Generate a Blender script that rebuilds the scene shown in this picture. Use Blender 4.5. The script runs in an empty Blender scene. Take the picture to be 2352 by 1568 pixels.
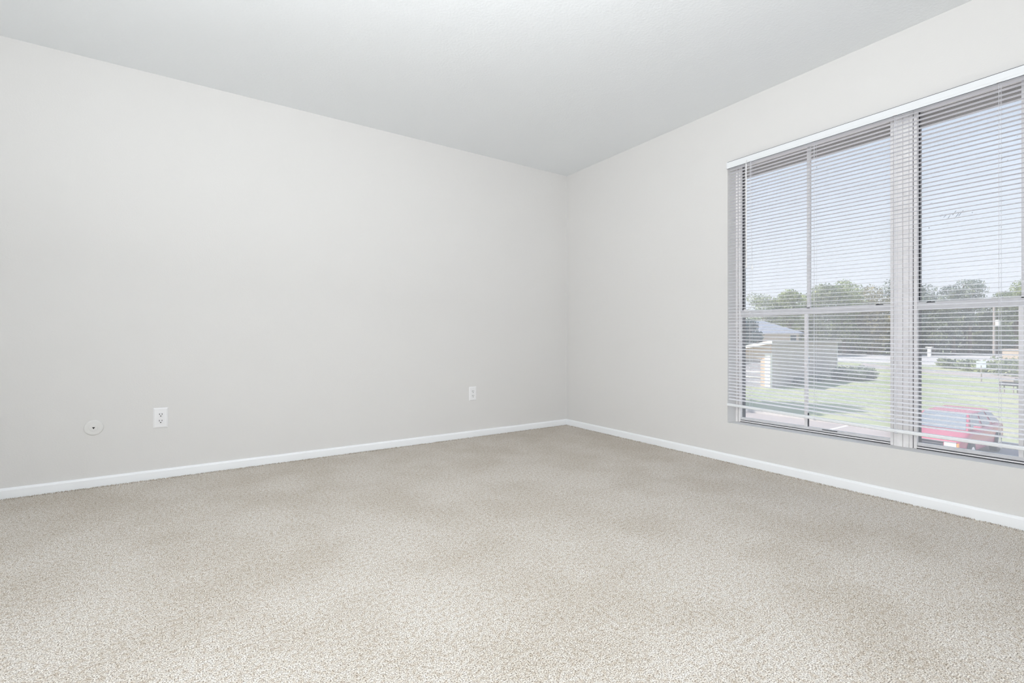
import bpy, bmesh, math, random
from mathutils import Vector, Matrix
random.seed(7)
COL = bpy.context.scene.collection
SC = bpy.context.scene
PI = math.pi
G = -2.9                      # level of the ground outside, the room is one floor up

# ------------------------------------------------------------------ materials
def new_mat(name):
    m = bpy.data.materials.new(name); m.use_nodes = True
    nt = m.node_tree
    return m, nt, nt.nodes['Principled BSDF']

def flat(name, col, rough=.5, metal=0, spec=.3, var=0.0, vscale=8, bump=0, bscale=60, emis=0):
    m, nt, p = new_mat(name)
    p.inputs['Roughness'].default_value = rough
    p.inputs['Metallic'].default_value = metal
    p.inputs['Specular IOR Level'].default_value = spec
    p.inputs['Base Color'].default_value = (*col, 1)
    tc = nt.nodes.new('ShaderNodeTexCoord')
    if var:
        n = nt.nodes.new('ShaderNodeTexNoise'); n.inputs['Scale'].default_value = vscale; n.inputs['Detail'].default_value = 4
        nt.links.new(tc.outputs['Object'], n.inputs['Vector'])
        r = nt.nodes.new('ShaderNodeValToRGB')
        r.color_ramp.elements[0].position = .3; r.color_ramp.elements[1].position = .7
        r.color_ramp.elements[0].color = (*[max(0, c*(1-var)) for c in col], 1)
        r.color_ramp.elements[1].color = (*[min(1, c*(1+var)) for c in col], 1)
        nt.links.new(n.outputs['Fac'], r.inputs['Fac']); nt.links.new(r.outputs['Color'], p.inputs['Base Color'])
    if bump:
        n = nt.nodes.new('ShaderNodeTexNoise'); n.inputs['Scale'].default_value = bscale; n.inputs['Detail'].default_value = 3
        nt.links.new(tc.outputs['Object'], n.inputs['Vector'])
        b = nt.nodes.new('ShaderNodeBump'); b.inputs['Strength'].default_value = bump; b.inputs['Distance'].default_value = .004
        nt.links.new(n.outputs['Fac'], b.inputs['Height']); nt.links.new(b.outputs['Normal'], p.inputs['Normal'])
    return m

def ramp(nt, src, stops):
    r = nt.nodes.new('ShaderNodeValToRGB'); cr = r.color_ramp
    while len(cr.elements) < len(stops): cr.elements.new(.5)
    for e, (pos, c) in zip(cr.elements, stops):
        e.position = pos; e.color = (*c, 1)
    nt.links.new(src, r.inputs['Fac'])
    return r.outputs['Color']

def carpet_mat():
    m, nt, p = new_mat('carpet_mat')
    p.inputs['Roughness'].default_value = 1; p.inputs['Specular IOR Level'].default_value = 0
    p.inputs['Sheen Weight'].default_value = 0
    tc = nt.nodes.new('ShaderNodeTexCoord')
    def noise(sc, det=2, rough=.5):
        n = nt.nodes.new('ShaderNodeTexNoise'); n.inputs['Scale'].default_value = sc
        n.inputs['Detail'].default_value = det; n.inputs['Roughness'].default_value = rough
        nt.links.new(tc.outputs['Object'], n.inputs['Vector']); return n.outputs['Fac']
    n1 = noise(290, 2.5, .65)
    base = ramp(nt, n1, [(.33, (.14, .118, .10)), (.43, (.44, .40, .355)), (.51, (.68, .645, .60)), (.62, (.94, .915, .87))])
    n2 = noise(70, 3)
    pat = ramp(nt, n2, [(.34, (.80, .745, .68)), (.46, (.93, .905, .87)), (.60, (1, 1, 1))])
    mx = nt.nodes.new('ShaderNodeMix'); mx.data_type = 'RGBA'; mx.blend_type = 'MULTIPLY'; mx.inputs[0].default_value = 1
    nt.links.new(base, mx.inputs[6]); nt.links.new(pat, mx.inputs[7])
    n3 = noise(2.2, 4, .6)
    big = ramp(nt, n3, [(.38, (.90, .885, .86)), (.58, (1, 1, 1))])
    mx2 = nt.nodes.new('ShaderNodeMix'); mx2.data_type = 'RGBA'; mx2.blend_type = 'MULTIPLY'; mx2.inputs[0].default_value = 1
    nt.links.new(mx.outputs[2], mx2.inputs[6]); nt.links.new(big, mx2.inputs[7])
    nt.links.new(mx2.outputs[2], p.inputs['Base Color'])
    b = nt.nodes.new('ShaderNodeBump'); b.inputs['Strength'].default_value = .28; b.inputs['Distance'].default_value = .004
    nt.links.new(n1, b.inputs['Height']); nt.links.new(b.outputs['Normal'], p.inputs['Normal'])
    return m

def paint_mat(name, col, scale, strength, dist=.002, detail=3, rough=.75):
    m, nt, p = new_mat(name)
    p.inputs['Base Color'].default_value = (*col, 1)
    p.inputs['Roughness'].default_value = rough; p.inputs['Specular IOR Level'].default_value = .15
    tc = nt.nodes.new('ShaderNodeTexCoord')
    n = nt.nodes.new('ShaderNodeTexNoise'); n.inputs['Scale'].default_value = scale; n.inputs['Detail'].default_value = detail
    nt.links.new(tc.outputs['Object'], n.inputs['Vector'])
    n2 = nt.nodes.new('ShaderNodeTexNoise'); n2.inputs['Scale'].default_value = scale*.17; n2.inputs['Detail'].default_value = 2
    nt.links.new(tc.outputs['Object'], n2.inputs['Vector'])
    a = nt.nodes.new('ShaderNodeMath'); a.operation = 'MULTIPLY'
    nt.links.new(n.outputs['Fac'], a.inputs[0]); nt.links.new(n2.outputs['Fac'], a.inputs[1])
    b = nt.nodes.new('ShaderNodeBump'); b.inputs['Strength'].default_value = strength; b.inputs['Distance'].default_value = dist
    nt.links.new(a.outputs[0], b.inputs['Height']); nt.links.new(b.outputs['Normal'], p.inputs['Normal'])
    return m

def glass_mat():
    m = bpy.data.materials.new('haze_veil_glass'); m.use_nodes = True  # clear panes with a translucent veil mixed in for outdoor haze
    nt = m.node_tree; nt.nodes.clear()
    out = nt.nodes.new('ShaderNodeOutputMaterial')
    tr = nt.nodes.new('ShaderNodeBsdfTransparent'); tr.inputs[0].default_value = (.985, .985, .985, 1)
    gl = nt.nodes.new('ShaderNodeBsdfGlossy'); gl.inputs['Roughness'].default_value = .03
    tl = nt.nodes.new('ShaderNodeBsdfTranslucent'); tl.inputs[0].default_value = (1, .98, .95, 1)
    m1 = nt.nodes.new('ShaderNodeMixShader'); m1.inputs[0].default_value = .03
    nt.links.new(tr.outputs[0], m1.inputs[1]); nt.links.new(gl.outputs[0], m1.inputs[2])
    tc = nt.nodes.new('ShaderNodeTexCoord')
    n = nt.nodes.new('ShaderNodeTexNoise'); n.inputs['Scale'].default_value = 6; n.inputs['Detail'].default_value = 5
    nt.links.new(tc.outputs['Object'], n.inputs['Vector'])
    mr = nt.nodes.new('ShaderNodeMapRange'); mr.inputs[1].default_value = .3; mr.inputs[2].default_value = .7
    mr.inputs[3].default_value = HAZE*.9; mr.inputs[4].default_value = HAZE*1.15
    nt.links.new(n.outputs['Fac'], mr.inputs[0])
    m2 = nt.nodes.new('ShaderNodeMixShader'); nt.links.new(mr.outputs[0], m2.inputs[0])
    nt.links.new(m1.outputs[0], m2.inputs[1]); nt.links.new(tl.outputs[0], m2.inputs[2])
    nt.links.new(m2.outputs[0], out.inputs['Surface'])
    return m

def brick_mat(name, c1, c2, mortar, scale=1.0):
    m, nt, p = new_mat(name)
    p.inputs['Roughness'].default_value = .9
    tc = nt.nodes.new('ShaderNodeTexCoord')
    mp = nt.nodes.new('ShaderNodeMapping'); mp.inputs['Rotation'].default_value = (PI/2, 0, 0)
    nt.links.new(tc.outputs['Object'], mp.inputs['Vector'])
    b = nt.nodes.new('ShaderNodeTexBrick'); b.inputs['Scale'].default_value = 4*scale
    b.inputs['Color1'].default_value = (*c1, 1); b.inputs['Color2'].default_value = (*c2, 1); b.inputs['Mortar'].default_value = (*mortar, 1)
    b.inputs['Mortar Size'].default_value = .02
    nt.links.new(mp.outputs[0], b.inputs['Vector']); nt.links.new(b.outputs['Color'], p.inputs['Base Color'])
    return m

def leaf_mat(name, dark, light):
    m, nt, p = new_mat(name)
    p.inputs['Roughness'].default_value = .8; p.inputs['Specular IOR Level'].default_value = .1
    ge = nt.nodes.new('ShaderNodeNewGeometry')
    col = ramp(nt, ge.outputs['Random Per Island'], [(.0, dark), (.6, tuple((a+b)/2 for a, b in zip(dark, light))), (1, light)])
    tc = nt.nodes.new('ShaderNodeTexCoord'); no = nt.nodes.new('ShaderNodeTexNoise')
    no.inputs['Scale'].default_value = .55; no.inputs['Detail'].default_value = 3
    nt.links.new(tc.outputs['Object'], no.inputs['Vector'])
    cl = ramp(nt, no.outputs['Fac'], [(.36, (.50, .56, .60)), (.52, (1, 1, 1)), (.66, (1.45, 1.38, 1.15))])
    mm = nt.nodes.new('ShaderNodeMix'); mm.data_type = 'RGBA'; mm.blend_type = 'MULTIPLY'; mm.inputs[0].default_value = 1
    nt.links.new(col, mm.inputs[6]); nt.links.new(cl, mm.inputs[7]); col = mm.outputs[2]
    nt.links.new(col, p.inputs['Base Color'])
    tl = nt.nodes.new('ShaderNodeBsdfTranslucent'); nt.links.new(col, tl.inputs['Color'])
    mx = nt.nodes.new('ShaderNodeMixShader'); mx.inputs[0].default_value = .45
    nt.links.new(p.outputs[0], mx.inputs[1]); nt.links.new(tl.outputs[0], mx.inputs[2])
    nt.links.new(mx.outputs[0], nt.nodes['Material Output'].inputs['Surface'])
    return m

def grass_mat():
    m, nt, p = new_mat('lawn_grass')
    p.inputs['Roughness'].default_value = 1; p.inputs['Specular IOR Level'].default_value = 0
    tc = nt.nodes.new('ShaderNodeTexCoord')
    n = nt.nodes.new('ShaderNodeTexNoise'); n.inputs['Scale'].default_value = .22; n.inputs['Detail'].default_value = 8; n.inputs['Roughness'].default_value = .65
    nt.links.new(tc.outputs['Object'], n.inputs['Vector'])
    c = ramp(nt, n.outputs['Fac'], [(.32, (.28, .33, .20)), (.5, (.37, .40, .25)), (.66, (.48, .46, .31))])
    nt.links.new(c, p.inputs['Base Color'])
    return m

HAZE = .19
M = dict(
    wall=paint_mat('wall_paint', (.715, .707, .695), 130, .4),
    ceil=paint_mat('ceiling_texture', (.845, .868, .885), 75, .55, .004, 4, .8),
    white=flat('white_gloss_trim', (.90, .92, .94), .35),
    carpet=carpet_mat(),
    plate=flat('white_plastic', (.83, .83, .84), .3),
    face=flat('receptacle_plastic', (.82, .82, .83), .35),
    slot=flat('slot_black', (.015, .015, .015), .8),
    jack=flat('painted_jack_plate', (.735, .73, .715), .5),
    frame=flat('aluminium_frame_white', (.90, .885, .88), .45, var=.05, vscale=30),
    sash=flat('sash_grey', (.76, .76, .77), .45, var=.05, vscale=30),
    seal=flat('black_seal', (.018, .02, .03), .7),
    latch=flat('latch_dark', (.05, .05, .06), .5),
    glass=glass_mat(),
    slat=flat('blind_slat_white', (.95, .95, .965), .38),
    rail=flat('blind_rail_white', (.80, .82, .84), .4),
    cord=flat('blind_cord', (.72, .73, .77), .7),
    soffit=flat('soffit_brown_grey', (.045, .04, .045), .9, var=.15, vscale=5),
    fascia=flat('fascia_paint', (.30, .27, .28), .8),
    ext=brick_mat('exterior_brick', (.35, .2, .15), (.4, .25, .2), (.5, .48, .45)),
    speck=flat('fly_speck', (.05, .06, .09), .9),
    scuff=flat('glass_scuff', (.33, .36, .42), .9),
    grass=grass_mat(),
    asphalt=flat('asphalt', (.20, .20, .215), .95, var=.12, vscale=1.5),
    conc=flat('pale_concrete', (.43, .375, .35), .95, var=.08, vscale=.8),
    road=flat('road_concrete', (.56, .53, .51), .95, var=.06, vscale=.3),
    line=flat('white_line_paint', (.85, .85, .85), .8),
    shed=flat('tan_siding', (.52, .46, .41), .9, var=.08, vscale=.7),
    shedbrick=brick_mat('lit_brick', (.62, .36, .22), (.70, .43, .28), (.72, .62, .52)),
    rake=flat('white_board', (.92, .90, .84), .7),
    gdoor=flat('garage_door', (.40, .38, .42), .6, var=.05, vscale=1),
    roofblue=flat('blue_grey_shingle', (.29, .31, .36), .95, var=.1, vscale=3),
    redbrick=brick_mat('house_brick', (.60, .44, .38), (.66, .50, .44), (.66, .60, .55)),
    dark=flat('dark_glass', (.05, .07, .10), .15),
    bark=flat('bark', (.20, .15, .11), .9, var=.2, vscale=3),
    carred=flat('car_paint_red', (.52, .12, .17), .22, spec=.6),
    carglass=flat('car_glass', (.24, .27, .30), .12, spec=.6),
    chrome=flat('chrome', (.8, .8, .82), .2, metal=.9),
    lamp=flat('headlamp', (.85, .86, .82), .15, spec=.8),
    rubber=flat('tyre_rubber', (.03, .03, .035), .8),
    pole=flat('weathered_pole', (.35, .31, .28), .9, var=.1, vscale=3),
    lf_mid=leaf_mat('leaf_mid', (.21, .25, .18), (.60, .64, .45)),
    lf_dark=leaf_mat('leaf_dark', (.21, .25, .23), (.50, .55, .48)),
    lf_blue=leaf_mat('leaf_blue', (.04, .09, .10), (.12, .19, .20)),
    lf_pale=leaf_mat('leaf_pale', (.26, .32, .17), (.60, .64, .42)),
    lf_gold=leaf_mat('leaf_gold', (.28, .29, .18), (.66, .58, .40)),
    tan=flat('tan_wall', (.62, .50, .42), .9, var=.06, vscale=.5),
)

def add_translucency(m, fac, col):
    nt = m.node_tree; p = nt.nodes['Principled BSDF']
    tl = nt.nodes.new('ShaderNodeBsdfTranslucent'); tl.inputs[0].default_value = (*col, 1)
    mx = nt.nodes.new('ShaderNodeMixShader'); mx.inputs[0].default_value = fac
    nt.links.new(p.outputs[0], mx.inputs[1]); nt.links.new(tl.outputs[0], mx.inputs[2])
    nt.links.new(mx.outputs[0], nt.nodes['Material Output'].inputs['Surface'])
add_translucency(M['slat'], .35, (.97, .97, 1))

# ------------------------------------------------------------------ helpers
def tag(o, label=None, cat=None, group=None, kind=None):
    if label: o['label'] = label
    if cat: o['category'] = cat
    if group: o['group'] = group
    if kind: o['kind'] = kind
    return o

def empty(name, loc, rz=0):
    o = bpy.data.objects.new(name, None); COL.objects.link(o)
    o.location = loc; o.rotation_euler = (0, 0, rz); o.empty_display_size = .1
    return o

def link(name, bm, mat, parent=None, smooth=False, bevel=0, loc=(0, 0, 0)):
    bmesh.ops.recalc_face_normals(bm, faces=bm.faces[:])
    me = bpy.data.meshes.new(name); bm.to_mesh(me); bm.free()
    me.materials.append(mat)
    if smooth:
        for f in me.polygons: f.use_smooth = True
    o = bpy.data.objects.new(name, me); COL.objects.link(o); o.location = loc
    if parent: o.parent = parent
    if bevel:
        b = o.modifiers.new('bevel', 'BEVEL'); b.width = bevel; b.segments = 2; b.limit_method = 'ANGLE'
    return o

def box(bm, x0, x1, y0, y1, z0, z1):
    v = [bm.verts.new((x, y, z)) for x in (x0, x1) for y in (y0, y1) for z in (z0, z1)]
    for f in ((0, 1, 3, 2), (4, 6, 7, 5), (0, 4, 5, 1), (2, 3, 7, 6), (0, 2, 6, 4), (1, 5, 7, 3)):
        bm.faces.new([v[i] for i in f])
    return v

def boxes(*bs):
    bm = bmesh.new()
    for b in bs: box(bm, *b)
    return bm

def tube(bm, pts, r, n=8):
    rings = []
    pts = [Vector(p) for p in pts]
    rr = r if isinstance(r, (list, tuple)) else [r]*len(pts)
    for i, p in enumerate(pts):
        d = (pts[min(i+1, len(pts)-1)] - pts[max(i-1, 0)]).normalized()
        a = d.orthogonal().normalized(); b = d.cross(a)
        rings.append([bm.verts.new(p + rr[i]*(math.cos(2*PI*k/n)*a + math.sin(2*PI*k/n)*b)) for k in range(n)])
    for r0, r1 in zip(rings, rings[1:]):
        # match ring starts to avoid twisting
        k0 = min(range(n), key=lambda k: (r1[k].co - r0[0].co).length)
        for k in range(n):
            try: bm.faces.new((r0[k], r0[(k+1) % n], r1[(k0+k+1) % n], r1[(k0+k) % n]))
            except ValueError: pass
    bm.faces.new(rings[0][::-1]); bm.faces.new(rings[-1])

def prism(bm, poly, axis, a, b):
    """extrude 2-D polygon along axis from a to b"""
    def P(u, v, w):
        return {'x': (w, u, v), 'y': (u, w, v), 'z': (u, v, w)}[axis]
    A = [bm.verts.new(P(u, v, a)) for u, v in poly]; B = [bm.verts.new(P(u, v, b)) for u, v in poly]
    n = len(poly)
    bm.faces.new(A[::-1]); bm.faces.new(B)
    for i in range(n): bm.faces.new((A[i], A[(i+1) % n], B[(i+1) % n], B[i]))

def copy_tree(o, parent=None):
    c = o.copy(); COL.objects.link(c)
    if parent: c.parent = parent
    for ch in list(o.children): copy_tree(ch, c)
    return c

# ------------------------------------------------------------------ room shell
H = 2.44
XW, YS = -4.55, -4.75          # hidden west and south walls
OY0, OY1, OZ0, OZ1 = -3.487, -1.692, .271, 2.052     # window opening
T = .17

fl = tag(link('floor', boxes((XW-.1, T, YS-.1, .1, -.25, 0)), M['carpet']), 'beige speckled cut pile carpet covering the floor', 'carpet', kind='structure')
tag(link('ceiling', boxes((XW-.1, T, YS-.1, .1, H, H+.2)), M['ceil']), 'white textured ceiling, brightest towards the camera', 'ceiling', kind='structure')
tag(link('wall_left', boxes((XW-.1, T, 0, .1, -.25, H+.2)), M['wall']), 'long blank off-white wall with two outlets', 'wall', kind='structure')
wr = tag(link('wall_right', boxes(
    (0, T, OY1, 0, -.0, H), (0, T, YS, OY0, -.0, H), (0, T, OY0, OY1, 0, OZ0), (0, T, OY0, OY1, OZ1, H)), M['wall']),
    'off-white wall holding the wide window', 'wall', kind='structure')
tag(link('wall_back', boxes((XW-.1, T, YS-.1, YS, 0, H)), M['wall']), 'plain off-white wall behind the camera', 'wall', kind='structure')
tag(link('wall_front', boxes((XW-.1, XW, YS, 0, 0, H)), M['wall']), 'plain off-white wall opposite the window', 'wall', kind='structure')

def base_profile():
    return [(0, 0), (-.013, 0), (-.013, .047), (-.010, .055), (-.004, .058), (0, .058)]
bm = bmesh.new(); prism(bm, [(y, z) for y, z in base_profile()], 'x', XW, 0)
tag(link('baseboard_left', bm, M['white']), 'low white baseboard along the wall with the outlets', 'baseboard', kind='structure')
bm = bmesh.new(); prism(bm, [(x, z) for x, z in base_profile()], 'y', YS, -.0125)
tag(link('baseboard_right', bm, M['white']), 'low white baseboard under the window', 'baseboard', kind='structure')

tag(link('baseboard_back', boxes((XW+.0135, -.0135, YS, YS+.013, 0, .058)), M['white']), 'low white baseboard behind the camera', 'baseboard', kind='structure')
tag(link('baseboard_front', boxes((XW, XW+.013, YS, -.0135, 0, .058)), M['white']), 'low white baseboard opposite the window', 'baseboard', kind='structure')

# fuzzy carpet pile where it meets the baseboards
bm = bmesh.new()
def tuft(x, y, h, r):
    a = random.random()*6; t = [bm.verts.new((x+r*math.cos(a+k*2.1), y+r*math.sin(a+k*2.1), -.001)) for k in range(3)]
    p = bm.verts.new((x+random.uniform(-.002, .002), y+random.uniform(-.002, .002), h))
    for k in range(3): bm.faces.new((t[k], t[(k+1) % 3], p))
for i in range(5200):
    x = random.uniform(-4.3, -.014); tuft(x, -.015-random.random()**2*.02, random.uniform(.003, .009), .0025)
for i in range(4600):
    y = random.uniform(-3.8, -.014); tuft(-.015-random.random()**2*.02, y, random.uniform(.003, .009), .0025)
o = link('carpet_pile', bm, M['carpet'], fl); o['kind'] = 'stuff'

# ------------------------------------------------------------------ window
mull_l, mull_r = -2.606, -2.660
def window(name, y_hi, y_lo, label):
    """y_hi is the side nearer the corner, y_lo the far side"""
    w = empty(name, (0, 0, 0)); tag(w, label, 'window', kind='structure')
    xf, xb = .097, .160
    fw = .030      # jamb width
    z0, z1 = OZ0, OZ1
    # frame: jambs with grooves, head, sill
    bm = boxes((xf, xb, y_hi-fw*.45, y_hi, z0, z1), (xf+.006, xb, y_hi-fw, y_hi-fw*.45-.003, z0, z1),
               (xf, xb, y_lo, y_lo+fw*.45, z0, z1), (xf+.006, xb, y_lo+fw*.45+.003, y_lo+fw, z0, z1),
               (xf, xb, y_lo+fw, y_hi-fw, z1-.007, z1), 
               (xf, xb, y_lo+fw, y_hi-fw, z0+.005, z0+.011), (xf+.012, xb, y_lo+fw, y_hi-fw, z0, z0+.005),
               (xf+.016, xb, y_lo+fw, y_hi-fw, z0+.011, z0+.015))
    link('window_frame', bm, M['frame'], w)
    # black weather strips
    yi = y_hi-fw; yo = y_lo+fw
    bm = boxes((xf+.010, xb-.002, y_hi-fw*.45-.003, y_hi-fw*.45, z0, z1), (xf+.010, xb-.002, y_lo+fw*.45, y_lo+fw*.45+.003, z0, z1),
               (xf+.034, xb+.004, yi-.003, yi, z0+.012, z1-.007), (xf+.034, xb+.004, yo, yo+.003, z0+.012, z1-.007),
               (xf+.004, xf+.012, yo, yi, z0+.0005, z0+.005), (xf+.010, xf+.016, yo, yi, z0+.011, z0+.0135))
    link('weather_strip', bm, M['seal'], w)
    ym = (y_hi+y_lo)/2
    zr0, zr1 = .998, 1.036
    # upper sash (outer track)
    up = link('upper_sash', boxes((xb-.030, xb-.012, yo, yi, zr1-.012, zr1+.004), (xb-.030, xb-.012, yo, yi, z1-.009, z1-.007)), M['sash'], w)
    link('muntin', boxes((xb-.030, xb-.012, ym-.009, ym+.009, zr1, z1-.007)), M['sash'], up)
    g = link('pane', boxes((xb-.022, xb-.019, yo, yi, zr1, z1-.007)), M['glass'], up)
    # lower sash (inner track)
    lo = link('lower_sash', boxes((xf+.014, xf+.034, yo, yi, zr0, zr0+.016), (xf+.010, xf+.034, yo, yi, zr0+.016, zr1-.003),
                                  (xf+.014, xf+.034, yo, yi, z0+.0155, z0+.025), (xf+.019, xf+.034, yo, yi, z0+.025, z0+.031)), M['sash'], w)
    link('muntin', boxes((xf+.014, xf+.034, ym-.001, ym+.015, z0+.031, zr0)), M['frame'], lo)
    link('weather_strip', boxes((xf+.024, xf+.033, ym-.0045, ym-.0012, z0+.031, z0+.115)), M['seal'], lo)
    link('pane', boxes((xf+.024, xf+.027, yo, yi, z0+.028, zr0+.01)), M['glass'], lo)
    # latch slots on the meeting rail
    yl = y_lo + .085 if name == 'window_1' else y_hi - .082
    for yy in (yl,):
        bm = boxes((xf+.012, xf+.030, yy-.016, yy+.014, zr1-.003, zr1+.0015), (xf+.008, xf+.014, yy-.004, yy+.010, zr1-.002, zr1+.003))
        link('latch', bm, M['latch'], lo)
    yy = y_hi-.075
    if name == 'window_1':
        link('latch', boxes((xf+.006, xf+.03, yy-.016, yy+.016, zr1-.003, zr1+.004), (xf+.002, xf+.016, yy-.004, yy+.02, zr1+.004, zr1+.012)), M['frame'], lo)
    # pull lip on bottom rail
    yy = y_lo+.33
    link('sash_lift', boxes((xf+.009, xf+.018, yy-.04, yy+.04, z0+.025, z0+.0275)), M['latch'], lo)
    # fly specks on the glass
    bm = bmesh.new()
    for i in range(34):
        y = random.uniform(yo+.02, yi-.02); z = random.uniform(1.15, 1.95); s = random.choice((.0006, .0008, .0012, .0007))
        wd = s*random.choice((1, 1, 2))
        box(bm, xb-.0235, xb-.0225, y-wd, y+wd, z-s, z+s)
    k = link('specks', bm, M['speck'], g); k['kind'] = 'stuff'
    if name == 'window_2':
        bm = bmesh.new()
        for (y, z, dy, dz) in ((-2.795, 1.472, .012, .012), (-2.810, 1.465, .008, .014), (-2.83, 1.48, .014, .02), (-2.84, 1.465, .020, .028), (-2.855, 1.474, .018, .024), (-2.78, 1.478, .008, .01), (-3.0, 1.70, .008, .007), (-2.74, 1.55, .008, .003)):
            A = Vector((xb-.024, y+dy/2, z-dz/2)); B = Vector((xb-.024, y-dy/2, z+dz/2)); n = Vector((0, .0009, .0007))
            v = [bm.verts.new(c) for c in (A-n, A+n, B+n, B-n)]; bm.faces.new(v)
        link('scuff_marks', bm, M['scuff'], g)
    return w
window('window_1', OY1-.001, mull_l, 'two-light sash window nearer the room corner, behind the blind')
window('window_2', mull_r, OY0+.001, 'sash window at the picture edge, past the wide mullion')
tag(link('trim_1', boxes((.094, .162, mull_r+.001, -2.634, OZ0, OZ1), (.094, .162, -2.632, mull_l-.001, OZ0, OZ1), (.10, .162, -2.634, -2.632, OZ0, OZ1)), M['frame']),
    'wide white mullion standing between the two windows', 'window mullion', kind='structure')

# ------------------------------------------------------------------ blind
bl = empty('venetian_blind', (-.008, -2.65, 2.0))
tag(bl, 'white horizontal mini blind lowered almost to the sill and open', 'blind')
def B(name, bm, mat, **k):
    o = link(name, bm, mat, bl, **k); o.location = (.008, 2.65, -2.0); return o
BY0, BY1 = -3.474, -1.706
# headrail: C-shaped channel with rolled lips
bm = bmesh.new()
prism(bm, [(-.0205, 2.0045), (-.0235, 2.0145), (-.0245, 2.016), (-.0245, 2.044), (-.0235, 2.046), (.004, 2.046), (.004, 2.0045)], 'y', BY0, BY1+.004)
B('headrail', bm, M['rail'])
B('shade_strips', boxes((-.0210, -.0192, BY0, BY1, 2.0030, 2.0045), (-.0238, .0, BY0, BY1, 2.046, 2.0478)), M['seal'])  # black strips put in for the shade lines above and under the headrail
B('end_cap', boxes((-.0255, .005, BY1+.004, BY1+.007, 2.004, 2.047)), M['slat'])
def zb(y):   # bottom rail height, it sags away from the corner
    t = (BY1-y)
    return .401 - .030*min(1, t/.92) - .004*max(0, min(1, (t-.92)/.5)) + .012*max(0, (t-1.4))
ztop = 1.9945
NS = 74
def slats_bm(z_of, t_of=0):
    bm = bmesh.new()
    ny = 14
    for s in range(NS):
        fz = s/NS
        y0 = BY0+.004+random.uniform(-.001, .001); y1 = BY1-.002+random.uniform(-.0015, .0015)
        jit = random.uniform(-.0006, .0006); tilt = math.radians(-.5+12*fz+random.uniform(-1.4, 1.4))
        rows = []
        for j in range(ny+1):
            y = y0+(y1-y0)*j/ny
            zc = ztop + (zb(y)+.016-ztop)*fz + jit
            row = []
            for (dx, dz) in ((-.0125, -.0016), (-.0065, .0004), (0, .0011), (.0065, .0004), (.0125, -.0016)):
                x = -.0065+dx*math.cos(tilt)
                row.append((x, y, zc+dz+dx*math.sin(tilt)))
            rows.append(row)
        top = [[bm.verts.new(p) for p in r] for r in rows]
        bot = [[bm.verts.new((p[0], p[1], p[2]-.0004)) for p in r] for r in rows]
        for j in range(ny):
            for k in range(4):
                bm.faces.new((top[j][k], top[j+1][k], top[j+1][k+1], top[j][k+1]))
                bm.faces.new((bot[j][k], bot[j][k+1], bot[j+1][k+1], bot[j+1][k]))
            bm.faces.new((top[j][0], bot[j][0], bot[j+1][0], top[j+1][0]))
            bm.faces.new((top[j][4], top[j+1][4], bot[j+1][4], bot[j][4]))
        bm.faces.new([top[0][k] for k in range(5)] + [bot[0][k] for k in range(4, -1, -1)])
        bm.faces.new([top[ny][k] for k in range(4, -1, -1)] + [bot[ny][k] for k in range(5)])
    return bm
B('slats', slats_bm(None), M['slat'], smooth=False)
# bottom rail
bm = bmesh.new(); n = 24; rings = []
prof = [(-.0125, -.006), (-.0125, .004), (-.010, .008), (.010, .008), (.0125, .004), (.0125, -.006), (.009, -.009), (-.009, -.009)]
for j in range(n+1):
    y = BY0+.002+(BY1+.006-BY0-.002)*j/n
    rings.append([bm.verts.new((-.0065+a, y, zb(y)+b-.004)) for a, b in prof])
for r0, r1 in zip(rings, rings[1:]):
    for k in range(8): bm.faces.new((r0[k], r0[(k+1) % 8], r1[(k+1) % 8], r1[k]))
bm.faces.new(rings[0]); bm.faces.new(rings[-1][::-1])
B('bottom_rail', bm, M['rail'])
for i, y in enumerate((-1.861, -2.249, -2.637, -3.022, -3.41)):
    bm = bmesh.new()
    for dx, dy in ((-.0195, -.0015), (-.0195, .0045), (.0065, 0)):
        tube(bm, [(dx, y+dy, 2.006), (dx, y+dy, zb(y)+.004)], .0005, 5)
    tube(bm, [(-.0065, y+.006, 2.006), (-.0065, y+.006, zb(y)+.004)], .00055, 5)
    B('ladder_cord', bm, M['cord'])
    B('cord_button', boxes((-.0205, .006, y-.006, y+.006, zb(y)-.0155, zb(y)-.0125), (-.0205, -.0185, y-.006, y+.006, zb(y)-.014, zb(y)-.004)), M['cord'])
    B('cord_guide', boxes((-.0255, -.023, y-.007, y+.010, 2.005, 2.013)), M['face'])
# tilt wand
wy_ = -1.841
bm = bmesh.new(); tube(bm, [(-.032, wy_, 1.993), (-.031, wy_-.0005, 1.6), (-.031, wy_-.001, 1.325)], .0042, 6)
wand = B('tilt_wand', bm, M['plate'])
bm = bmesh.new(); tube(bm, [(-.022, wy_, 2.022), (-.030, wy_, 2.020), (-.033, wy_, 2.012), (-.032, wy_, 1.990)], .0016, 6)
box(bm, -.029, -.022, wy_-.004, wy_+.004, 2.014, 2.026)
o = link('wand_hook', bm, M['face'], wand)
bm = bmesh.new(); tube(bm, [(-.031, wy_-.001, 1.330), (-.031, wy_-.001, 1.312)], .0056, 8)
o = link('wand_tip', bm, M['plate'], wand)
# pull cord
bm = bmesh.new(); tube(bm, [(-.027, -1.872, 2.010), (-.027, -1.873, 1.6), (-.027, -1.880, 1.32)], .0008, 5); tube(bm, [(-.027, -1.869, 2.010), (-.028, -1.868, 1.7), (-.027, -1.879, 1.32)], .0008, 5)
pc = B('pull_cord', bm, M['cord'])
bm = bmesh.new(); tube(bm, [(-.027, -1.8795, 1.325), (-.027, -1.8795, 1.318), (-.027, -1.8795, 1.296)], [.002, .004, .0055], 8)
link('tassel', bm, M['plate'], pc)

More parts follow.
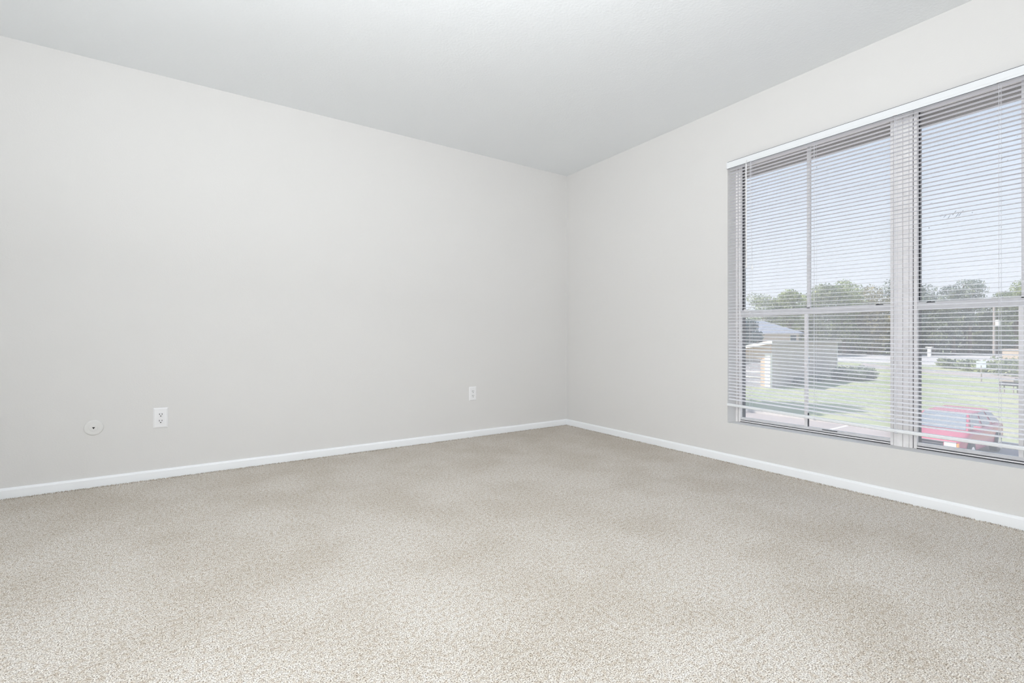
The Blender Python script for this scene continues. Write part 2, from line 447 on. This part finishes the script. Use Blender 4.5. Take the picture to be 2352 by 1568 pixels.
# ------------------------------------------------------------------ wall plates (local: x along wall, z up, y = 0 the wall, -y out)
def plate_bm(w, h, d=.006, ins=.008):
    bm = bmesh.new()
    A = [(-w/2, 0, -h/2), (w/2, 0, -h/2), (w/2, 0, h/2), (-w/2, 0, h/2)]
    Bq = [(-w/2+.0005, -d*.35, -h/2+.0005), (w/2-.0005, -d*.35, -h/2+.0005), (w/2-.0005, -d*.35, h/2-.0005), (-w/2+.0005, -d*.35, h/2-.0005)]
    Cq = [(-w/2+ins, -d, -h/2+ins), (w/2-ins, -d, -h/2+ins), (w/2-ins, -d, h/2-ins), (-w/2+ins, -d, h/2-ins)]
    R = [[bm.verts.new(p) for p in q] for q in (A, Bq, Cq)]
    for a, b in zip(R, R[1:]):
        for k in range(4): bm.faces.new((a[k], a[(k+1) % 4], b[(k+1) % 4], b[k]))
    bm.faces.new(R[0][::-1]); bm.faces.new(R[-1])
    return bm
def disc(bm, cx, cz, r, y0, y1, n=20, sx=1):
    prism(bm, [(cx+sx*r*math.cos(2*PI*k/n), cz+r*math.sin(2*PI*k/n)) for k in range(n)], 'y', y0, y1)
def outlet(loc, w, h, label, rot=0):
    t = empty('wall_outlet', loc); t.rotation_euler = (0, rot, 0)
    tag(t, label, 'outlet', 'duplex outlets on the long wall')
    link('cover_plate', plate_bm(w, h), M['plate'], t, bevel=.0008)
    for s in (1, -1):
        bm = bmesh.new(); cz = s*.0195
        r = .0172
        pts = []
        for k in range(28):
            a = 2*PI*k/28; pts.append((r*math.cos(a), cz+max(-.0138, min(.0138, r*math.sin(a)))))
        prism(bm, pts, 'y', -.005, -.0078)
        rc = link('receptacle', bm, M['face'], t)
        link('slot', boxes((-.0078, -.0050, -.0083, -.0070, cz-.001, cz+.0080)), M['slot'], rc)
        link('slot', boxes((.0050, .0078, -.0083, -.0070, cz+.000, cz+.0075)), M['slot'], rc)
        bm = bmesh.new(); disc(bm, 0, cz-.0078, .0030, -.0083, -.0070, 12); link('slot', bm, M['slot'], rc)
    bm = bmesh.new(); disc(bm, 0, 0, .0028, -.005, -.0072, 12); link('screw', bm, M['sash'], t)
    return t
outlet((-3.2105, 0, .3675), .074, .123, 'white duplex outlet beside the round plate, at the far left', math.radians(.6))
outlet((-1.055, 0, .3745), .073, .120, 'smaller-looking white duplex outlet towards the room corner')

t = empty('phone_jack_plate', (-3.5175, 0, .340)); tag(t, 'round off-white wall plate with one dark jack hole', 'wall plate')
bm = bmesh.new()
prof = [(.0435, 0), (.0435, .002), (.041, .0045), (.036, .0060), (.020, .0068), (.018, .0078), (.0001, .0080)]
rings = [[bm.verts.new((r*math.cos(2*PI*k/48), -d, r*math.sin(2*PI*k/48))) for k in range(48)] for r, d in prof]
for a, b in zip(rings, rings[1:]):
    for k in range(48): bm.faces.new((a[k], a[(k+1) % 48], b[(k+1) % 48], b[k]))
bm.faces.new(rings[-1])
link('cover_plate', bm, M['jack'], t, smooth=False)
bm = bmesh.new(); prism(bm, [(-.0060, .0035), (.0060, .0035), (.0055, .000), (.0025, -.0025), (.0015, -.0065), (-.0010, -.0065), (-.0022, -.0025), (-.0055, .000)], 'y', -.0070, -.0084)
link('jack_hole', bm, M['slot'], t)
for s in (-1, 1):
    bm = bmesh.new(); disc(bm, s*.027, 0, .0026, -.005, -.0076, 12); link('screw', bm, M['jack'], t)

# ------------------------------------------------------------------ our own building seen through the top of the window
bm = boxes((T, 1.40, YS-3, 3.5, 2.45, 2.50))
tag(link('roof_overhang', bm, M['soffit']), 'dark brown soffit of the overhanging roof above the window', 'roof overhang', kind='structure')
bm = boxes((1.40, 1.43, YS-3, 3.5, 2.40, 2.62))
tag(link('trim_2', bm, M['fascia']), 'greyish fascia board on the edge of the roof overhang', 'fascia', kind='structure')

# ------------------------------------------------------------------ ground outside
def slab(name, poly, z0, z1, mat, label, cat, kind='structure'):
    bm = bmesh.new(); prism(bm, poly, 'z', z0, z1)
    return tag(link(name, bm, mat), label, cat, kind=kind)
slab('ground', [(.2, -300), (500, -300), (500, 400), (.2, 400)], G-.3, G, M['grass'], 'pale green sunlit lawn outside the window', 'lawn')
slab('parking_lot', [(.2, -60), (20.35, -60), (20.35, 60), (.2, 60)], G-.1, G+.012, M['conc'], 'pale pinkish concrete parking lot below the window', 'parking lot')
slab('kerb', [(20.35, -60), (20.6, -60), (20.6, 60), (20.35, 60)], G-.1, G+.13, M['road'], 'low pale kerb between parking lot and lawn', 'kerb')
slab('road', [(86, 27.5), (83, 19.0), (100, 17), (118, 16), (150, 20), (129, 48.0), (110, 60), (90, 48)], G-.1, G+.02, M['road'], 'pale concrete road beyond the lawn', 'road')
slab('footpath', [(76, 25.0), (67.5, 21.2), (63.0, 13.0), (57, 5.6), (52, -4), (58, -4), (63.7, 6.5), (69, 13.5), (76, 22.5), (80, 26)], G-.1, G+.025, M['conc'], 'pale winding footpath crossing the lawn', 'footpath')
for i, (yy) in enumerate((5.3, 2.75, -.1)):
    bm = boxes((15.8, 20.2, yy-.06, yy+.06, G+.012, G+.018))
    o = tag(link('parking_line', bm, M['line']), ['white painted parking line left of the mullion, clear of the car', 'white parking line between the mullion and the red car', 'white parking line on the outer side of the red car'][i], 'parking line', 'painted parking lines', kind='thing')

# ------------------------------------------------------------------ red car
def loft(bm, stations, n=20, e=.32):
    rings = []
    for (x, z0, z1, hw) in stations:
        zc = (z0+z1)/2; hz = (z1-z0)/2; ring = []
        for k in range(n):
            a = 2*PI*(k+.5)/n; c, s = math.cos(a), math.sin(a)
            ring.append(bm.verts.new((x, hw*math.copysign(abs(c)**e, c), zc+hz*math.copysign(abs(s)**e, s))))
        rings.append(ring)
    for a, b in zip(rings, rings[1:]):
        for k in range(n): bm.faces.new((a[k], a[(k+1) % n], b[(k+1) % n], b[k]))
    bm.faces.new(rings[0]); bm.faces.new(rings[-1][::-1])
car = empty('car', (15.55, 1.42, G+.012), math.radians(-1.5))
tag(car, 'red car parked nose towards the building on the concrete lot', 'car')
bm = bmesh.new()
loft(bm, [(0, .40, .64, .64), (.05, .30, .72, .74), (.25, .24, .78, .79), (.5, .22, .83, .81), (.95, .22, .93, .82), (2.6, .22, .96, .83), (3.7, .22, .96, .82), (4.3, .26, .94, .79), (4.45, .36, .86, .72)])
body = link('body', bm, M['carred'], car, smooth=True)
# greenhouse: pillars and roof, glass panels set in
bm = bmesh.new()
bot = [(.88, -.74, .92), (.88, .74, .92), (4.12, .74, .93), (4.12, -.74, .93)]
top = [(1.68, -.56, 1.35), (1.68, .56, 1.35), (3.70, .56, 1.35), (3.70, -.56, 1.35)]
mid = [(1.88, -.50, 1.385), (1.88, .50, 1.385), (3.5, .50, 1.385), (3.5, -.50, 1.385)]
R = [[bm.verts.new(p) for p in q] for q in (bot, top, mid)]
for a, b in zip(R, R[1:]):
    for k in range(4): bm.faces.new((a[k], a[(k+1) % 4], b[(k+1) % 4], b[k]))
bm.faces.new(R[2]); bm.faces.new(R[0][::-1])
link('roof', bm, M['carred'], car, bevel=.02)
def panel(name, corners, off, mat, par=car, inset=.08):
    c = sum((Vector(p) for p in corners), Vector())/len(corners)
    q = [Vector(p).lerp(c, inset)+Vector(off) for p in corners]
    bm = bmesh.new(); n = Vector(off)*.8
    a = [bm.verts.new(p) for p in q]; b = [bm.verts.new(p-n) for p in q]
    bm.faces.new(a); bm.faces.new(b[::-1])
    for k in range(len(q)): bm.faces.new((a[k], b[k], b[(k+1) % len(q)], a[(k+1) % len(q)]))
    return link(name, bm, mat, par)
panel('windshield', [bot[0], bot[1], top[1], top[0]], (-.012, 0, .010), M['carglass'])
panel('rear_window', [bot[3], bot[2], top[2], top[3]], (.012, 0, .010), M['carglass'])
def lerp3(a, b, t): return tuple(a[i]+(b[i]-a[i])*t for i in range(3))
for s, (b0, b1, t0, t1) in ((-1, (bot[0], bot[3], top[0], top[3])), (1, (bot[1], bot[2], top[1], top[2]))):
    for u0, u1 in ((.02, .36), (.38, .68), (.70, .97)):
        panel('side_window', [lerp3(b0, b1, u0+.04), lerp3(b0, b1, u1), lerp3(t0, t1, u1), lerp3(t0, t1, u0)], (0, s*.014, .005), M['carglass'], inset=.09)
    bm = bmesh.new(); box(bm, 1.10, 1.24, s*.80, s*.97, .95, 1.07); link('mirror', bm, M['carred'], car, bevel=.02)
    bm = boxes((-.012, .06, min(s*.42, s*.70), max(s*.42, s*.70), .52, .66)); link('headlight', bm, M['lamp'], car, bevel=.015)
    bm = boxes((-.0, .09, min(s*.70, s*.755), max(s*.70, s*.755), .52, .65)); link('turn_signal', bm, flat('amber_lens', (.8, .35, .1), .2), car, bevel=.01)
    for x in (.82, 3.52):
        bm = bmesh.new(); prism(bm, [(x+.38*math.cos(PI*k/14), .30+.38*math.sin(PI*k/14)) for k in range(15)], 'y', s*.815, s*.838)
        link('wheel_arch', bm, M['seal'], car)
        bm = bmesh.new(); prism(bm, [(x+.31*math.cos(2*PI*k/28), .31+.31*math.sin(2*PI*k/28)) for k in range(28)], 'y', s*.66, s*.855)
        wh = link('wheel', bm, M['rubber'], car, bevel=.02)
        bm = bmesh.new(); prism(bm, [(x+.18*math.cos(2*PI*k/20), .31+.18*math.sin(2*PI*k/20)) for k in range(20)], 'y', s*.85, s*.868)
        link('hubcap', bm, M['chrome'], wh)
link('grille', boxes((-.014, .05, -.40, .40, .53, .65)), M['seal'], car)
link('grille_trim', boxes((-.022, .04, -.70, .70, .665, .685), (-.02, .04, -.41, .41, .585, .593)), M['chrome'], car)
link('bumper', boxes((-.06, .10, -.78, .78, .33, .49)), M['latch'], car, bevel=.03)

# ------------------------------------------------------------------ shed-roofed garage building
ang = math.atan2(2.83, 18.28)
gb = empty('garage_building', (32.9, 15.2, G), ang)
tag(gb, 'flat tan building with brick end and slanting white roof board', 'building')
L = 18.4; D = 9.0; HT = 3.45
bm = bmesh.new(); prism(bm, [(0, 0), (D, 0), (D, HT-1.9), (0, HT)], 'x', .25, L)
link('wall', bm, M['shed'], gb)
# lit end: brick gable with garage opening
bm = bmesh.new()
prism(bm, [(.0, 0), (.68, 0), (.68, 2.2), (5.6, 2.2), (5.6, 0), (D, 0), (D, HT-1.95), (0, HT-.05)], 'x', 0, .25)
link('brick_end_wall', bm, M['shedbrick'], gb)
link('corner_board', boxes((-.06, .0, -.05, .36, 0, 2.65), (-.06, .25, -.05, 0, 0, 2.65)), M['rake'], gb)
bm = bmesh.new(); prism(bm, [(-.3, HT-.06), (-.3, HT+.16), (D+.2, HT+.16-1.98), (D+.2, HT-.06-1.98)], 'x', -.55, -.42)
link('rake_board', bm, M['rake'], gb)
bm = bmesh.new(); prism(bm, [(-.3, HT+.02), (-.3, HT+.12), (D+.2, HT+.12-1.98), (D+.2, HT+.02-1.98)], 'x', -.42, L+.3)
link('roof', bm, M['roofblue'], gb)
link('fascia', boxes((-.42, L+.3, -.36, -.30, HT-.08, HT+.14)), M['shed'], gb)
gd = link('garage_door', boxes((.16, .22, .68, 5.6, 0, 2.2)), M['gdoor'], gb)
link('door_rail', boxes(*[(.12, .16, .75, 5.5, z, z+.07) for z in (.35, .75, 1.15)]), M['rake'], gd)
link('lintel', boxes((-.03, 0, .62, D-.3, 2.2, 2.48)), M['tan'], gb)
link('downpipe', boxes((L-.1, L, -.08, 0, 0, HT)), M['rake'], gb)
wn = link('window', boxes((8.2, 9.4, -.05, .02, 1.55, 2.15)), M['rake'], gb)
link('window_pane', boxes((8.28, 8.76, -.06, -.04, 1.61, 2.09), (8.84, 9.32, -.06, -.04, 1.61, 2.09)), M['roofblue'], wn)

# ------------------------------------------------------------------ far house with a hip roof
fh = empty('house', (75.5, 37.2, G), math.radians(-36)); tag(fh, 'low brick house with blue-grey hip roof behind the tan building', 'house')
link('wall', boxes((-6.5, 4.3, 0, 9, 0, 4.6)), M['redbrick'], fh)
bm = bmesh.new()
v = [bm.verts.new(p) for p in ((-7.2, -.7, 4.6), (5.0, -.7, 4.6), (5.0, 9.7, 4.6), (-7.2, 9.7, 4.6), (-3.0, 4.5, 6.75), (1.0, 4.5, 6.75))]
for f in ((0, 1, 5, 4), (1, 2, 5), (2, 3, 4, 5), (3, 0, 4), (3, 2, 1, 0)): bm.faces.new([v[i] for i in f])
link('roof', bm, M['roofblue'], fh)
link('garage_door', boxes((-5.6, -2.6, -.08, 0, 2.4, 4.3)), M['gdoor'], fh)
wd = link('window', boxes((2.9, 3.9, -.08, 0, 2.9, 4.3)), M['rake'], fh)
link('window_pane', boxes((2.95, 3.85, -.12, -.08, 2.95, 4.25)), M['dark'], wd)

# ------------------------------------------------------------------ foliage
def leaves(bm, blobs, n, size, flatk=1.0):
    tot = sum(b[3]**2 for b in blobs)
    for (cx, cy, cz, r, sz) in blobs:
        for i in range(int(n*r*r/tot)):
            d = Vector((random.gauss(0, 1), random.gauss(0, 1), random.gauss(0, 1))).normalized()
            rad = r*(random.random()**.28)*random.uniform(.86, 1.1)
            p = Vector((cx, cy, cz))+Vector((d.x*rad, d.y*rad, d.z*rad*sz))
            a = Vector((random.gauss(0, 1), random.gauss(0, 1), random.gauss(0, 1))).normalized()
            b = a.orthogonal().normalized(); b = Matrix.Rotation(random.random()*6, 3, a) @ b; c = a.cross(b)
            s = size*random.uniform(.5, 1.25)
            bm.faces.new([bm.verts.new(p+b*s*u+c*s*w*.7) for u, w in ((-1, -.4), (0, -1), (1, -.2), (.6, .8), (-.5, .9))])
def crown_blobs(h, r, k, rs, low=.25):
    out = [(0, 0, h*.60, r*.72, .85)]
    for i in range(k):
        a = rs.random()*6.28; q = rs.uniform(.25, .75)*r; z = rs.uniform(low, .86)*h
        q *= (1-.5*max(0, z/h-.6)/.3)
        rr = rs.uniform(.26, .46)*r
        out.append((q*math.cos(a), q*math.sin(a), z, rr, rs.uniform(.6, .9)))
    return out
def tree(x, y, h, r, mat, label, seed, low=.25, n=4200, size=.30, k=12, group=None):
    t = empty('tree', (x, y, G), 0); tag(t, label, 'tree', group)
    rs = random.Random(seed); bl_ = crown_blobs(h, r, k, rs, low)
    bm = bmesh.new()
    tube(bm, [(0, 0, 0), (.1, 0, h*.3), (.2, .1, h*.7)], [h*.022, h*.016, h*.006], 8)
    for b in bl_[1:6]:
        tube(bm, [(.1, 0, h*.28), (b[0]*.5, b[1]*.5, b[2]*.6+h*.1), (b[0], b[1], b[2])], [h*.010, h*.007, h*.003], 6)
    link('trunk', bm, M['bark'], t)
    bm = bmesh.new(); leaves(bm, bl_, n, size)
    link('crown', bm, mat, t)
    return t
# (x, y, height, radius, material, label)
TR = [
 (97.5, 50.5, 15.0, 5.2, 'lf_mid', 'airy green tree rising above the low brick house', .45),
 (101.5, 47.6, 15.8, 4.6, 'lf_pale', 'bright yellow-green tree by the muntin of the first window', .35),
 (108.0, 49.0, 14.8, 4.6, 'lf_mid', 'rounded green tree just past the muntin of the first window', .2),
 (112.0, 46.0, 17.2, 6.2, 'lf_mid', 'broad green tree with a high domed crown left of the mullion', .2),
 (118.5, 43.5, 19.0, 6.6, 'lf_pale', 'tallest domed pale green tree left of the mullion', .15),
 (125.0, 41.0, 18.4, 6.0, 'lf_gold', 'golden green tree close beside the left side of the mullion', .15),
 (120.5, 38.8, 11.6, 4.2, 'lf_gold', 'low yellowish tree in front of the dense wood by the mullion', .1),
 (133.0, 35.8, 19.6, 6.8, 'lf_dark', 'bluish tall tree just right of the mullion', .2),
 (137.5, 33.0, 17.2, 5.6, 'lf_mid', 'green tree with a flat crown seen right of the mullion', .15),
 (141.0, 30.2, 17.2, 5.0, 'lf_dark', 'darker tree behind the meeting rail of the second window', .2),
 (143.5, 28.0, 19.4, 4.4, 'lf_dark', 'thin feathery treetop leaning towards the sky gap', .5),
 (149.0, 24.8, 15.6, 4.6, 'lf_mid', 'rounded green tree right of the sky gap', .15),
 (152.0, 22.2, 18.2, 5.2, 'lf_pale', 'light green tree at the outer edge of the second window', .15),
 (158.0, 20.5, 17.6, 5.2, 'lf_mid', 'tall tree half cut by the outer edge of the picture', .15),
]
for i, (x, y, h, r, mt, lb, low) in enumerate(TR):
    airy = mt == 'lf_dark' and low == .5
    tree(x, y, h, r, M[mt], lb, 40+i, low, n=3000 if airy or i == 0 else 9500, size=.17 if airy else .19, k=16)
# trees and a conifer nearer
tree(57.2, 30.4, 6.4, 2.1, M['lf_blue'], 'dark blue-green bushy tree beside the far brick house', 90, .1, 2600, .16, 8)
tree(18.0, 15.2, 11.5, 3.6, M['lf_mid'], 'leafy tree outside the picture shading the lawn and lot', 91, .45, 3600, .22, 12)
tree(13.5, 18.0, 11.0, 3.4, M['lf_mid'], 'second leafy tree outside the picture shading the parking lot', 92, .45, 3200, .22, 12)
# dense wood behind
bm = bmesh.new(); bs = []
rs = random.Random(5)
for i in range(54):
    f = i/53; x = 112+f*58+rs.uniform(-2, 2)+4; y = 58-f*44+rs.uniform(-2, 2)+2
    for zz in (1.2, 4.2, 7.3 if .04 < f < .9 else 5.0): bs.append((x+rs.uniform(-1, 1), y+rs.uniform(-1, 1), zz+rs.uniform(-.6, .8), 2.6, .85))
leaves(bm, bs, 22000, .42)
tag(link('treeline', bm, M['lf_dark'], loc=(0, 0, G)), 'dense dark undergrowth filling the gaps below the trees', 'undergrowth', kind='stuff')
# hedge beside the tan building and shrubs
def shrub(name, x, y, blobs, mat, label, cat, n, size, group=None):
    bm = bmesh.new(); leaves(bm, blobs, n, size)
    o = tag(link(name, bm, mat, loc=(x, y, G)), label, cat, group); return o
bl_ = [(i*.55, -i*.10, .62+.12*math.sin(i*2.3), .62, 1.0) for i in range(9)]
shrub('hedge', 43.6, 14.9, bl_, M['lf_dark'], 'dark clipped hedge running out from the tan building', 'hedge', 5000, .09)
SH = [(75.5, 14.2, 1.0, 'lf_mid', 'low green bush by the road, nearest the mullion side'), (72.5, 11.4, 1.1, 'lf_mid', 'wide green bush behind the pale signpost'),
      (69.0, 9.6, 1.0, 'lf_pale', 'pale green bush just right of the signpost'), (66.0, 5.6, 1.7, 'lf_mid', 'large green bush at the outer picture edge')]
for i, (x, y, s, mt, lb) in enumerate(SH):
    rs = random.Random(i)
    bb = [(rs.uniform(-1.5, 1.5)*s, rs.uniform(-1.8, 1.8)*s, .5*s+rs.uniform(-.1, .3), .75*s, .8) for _ in range(9)]
    shrub('bush', x, y, bb, M[mt], lb, 'bush', 1600, .14, 'bushes along the footpath')
bb = [(i*.9, 0+i*.14, .25, .42, .9) for i in range(8)]
shrub('foundation_plant', 37.0, 15.2, bb, M['lf_dark'], 'row of low dark planting at the foot of the tan wall', 'planting', 1800, .07)

# ------------------------------------------------------------------ small things on the far lawn
pp = empty('utility_pole', (132.0, 21.9, G)); tag(pp, 'tall utility pole with pale transformer in front of the wood', 'utility pole')
bm = bmesh.new(); tube(bm, [(0, 0, 0), (0, 0, 12.2)], [.24, .18], 10); link('pole', bm, M['pole'], pp)
bm = bmesh.new(); tube(bm, [(-.1, -.55, 6.3), (-.1, -.55, 7.5)], .36, 12); link('transformer', bm, M['rake'], pp)
link('crossarm', boxes((-.08, .08, -1.2, 1.2, 11.2, 11.4)), M['pole'], pp)
sp = empty('signpost', (51.6, 7.5, G)); tag(sp, 'short post with pale blue head on the lawn', 'signpost')
bm = bmesh.new(); tube(bm, [(0, 0, 0), (0, 0, 1.5)], .05, 8); link('post', bm, M['pole'], sp)
link('sign_panel', boxes((-.03, .03, -.30, .30, 1.25, 1.85)), flat('pale_blue_panel', (.62, .72, .82), .5), sp, bevel=.02)
mp = empty('marker_post', (121, 29.2, G)); tag(mp, 'white marker post beside the road in front of the wood', 'post')
bm = bmesh.new(); tube(bm, [(0, 0, 0), (0, 0, 1.9)], .32, 8); link('post', bm, M['rake'], mp)
link('cap', boxes((-.5, .5, -.5, .5, 1.9, 2.05)), M['rake'], mp)
gr = empty('barbecue_grill', (42.7, 4.35, G), math.radians(70)); tag(gr, 'dark barbecue grill with raised lid standing on the lawn', 'grill')
link('firebox', boxes((-.42, .42, -.25, .25, .55, .80)), M['latch'], gr, bevel=.03)
bm = bmesh.new(); prism(bm, [(-.25, .84), (.25, .84), (.22, 1.02), (.1, 1.1), (-.1, 1.1), (-.22, 1.02)], 'x', -.40, .40); link('lid', bm, M['pole'], gr)
for sx in (-.36, .36):
    for sy in (-.2, .2): link('leg', boxes((sx-.025, sx+.025, sy-.025, sy+.025, 0, .56)), M['pole'], gr)
tw = tag(link('garden_wall', boxes((-1.5, 1.5, -8, 0, 0, 2.3), (-1.6, 1.6, -8.1, .1, 2.3, 2.45)), M['tan'], loc=(80.5, 11.2, G)), 'low tan wall at the far edge of the lawn', 'wall', kind='thing')

# ------------------------------------------------------------------ world, sun, bounced flash and added fill lights
w = bpy.data.worlds.new('sky'); SC.world = w; w.use_nodes = True
nt = w.node_tree; bg = nt.nodes['Background']
tc = nt.nodes.new('ShaderNodeTexCoord'); sx = nt.nodes.new('ShaderNodeSeparateXYZ')
nt.links.new(tc.outputs['Generated'], sx.inputs[0])
c = ramp(nt, sx.outputs['Z'], [(.0, (.77, .81, .88)), (.15, (.72, .79, .88)), (.36, (.56, .69, .88)), (1, (.33, .50, .82))])
nt.links.new(c, bg.inputs['Color']); bg.inputs['Strength'].default_value = SKY = 1.38
sun = bpy.data.lights.new('sun', 'SUN'); sun.energy = 6.5; sun.angle = math.radians(1); sun.color = (1, .95, .88)
so = bpy.data.objects.new('sun', sun); COL.objects.link(so)
so.rotation_euler = Vector((-.55, .45, .72)).to_track_quat('Z', 'Y').to_euler(); so.location = (0, 0, 30)

def area(name, loc, target, size, energy, color=(1, 1, 1), sizey=None, spread=180):
    l = bpy.data.lights.new(name, 'AREA'); l.energy = energy; l.color = color
    l.size = size
    if sizey: l.shape = 'RECTANGLE'; l.size_y = sizey
    l.spread = math.radians(spread)
    o = bpy.data.objects.new(name, l); COL.objects.link(o); o.location = loc
    o.rotation_euler = (Vector(loc)-Vector(target)).to_track_quat('Z', 'Y').to_euler()
    return o
area('bounced_flash', (-2.75, -3.1, 1.62), (-2.7, -3.0, 2.44), .8, 43, (.93, .97, 1))
area('left_fill', (-4.05, -2.3, 1.5), (-4.0, -2.2, 2.44), .8, 12.5, (.93, .97, 1))  # added uplight without a source in the room, lifts the left side
area('soft_fill', (-4.2, -4.4, 1.45), (-.4, -.9, 1.75), 1.7, 67, (.96, .975, 1), 1.7, 118)

# ------------------------------------------------------------------ camera
cam = bpy.data.cameras.new('camera'); co = bpy.data.objects.new('camera', cam); COL.objects.link(co)
co.location = (-3.046, -3.573, .848)
fwd = Vector((.5573, .8303, 0))
co.rotation_euler = (-fwd).to_track_quat('Z', 'Y').to_euler()
cam.sensor_width = 36; cam.lens = 36*1090/2352
cam.shift_y = -(784-777)/2352
cam.clip_end = 1000; cam.clip_start = .05
SC.camera = co
SC.view_settings.view_transform = 'Standard'; SC.view_settings.look = 'None'
SC.view_settings.exposure = 0; SC.view_settings.gamma = 1
SC.cycles.max_bounces = 12; SC.cycles.diffuse_bounces = 6; SC.cycles.transparent_max_bounces = 16
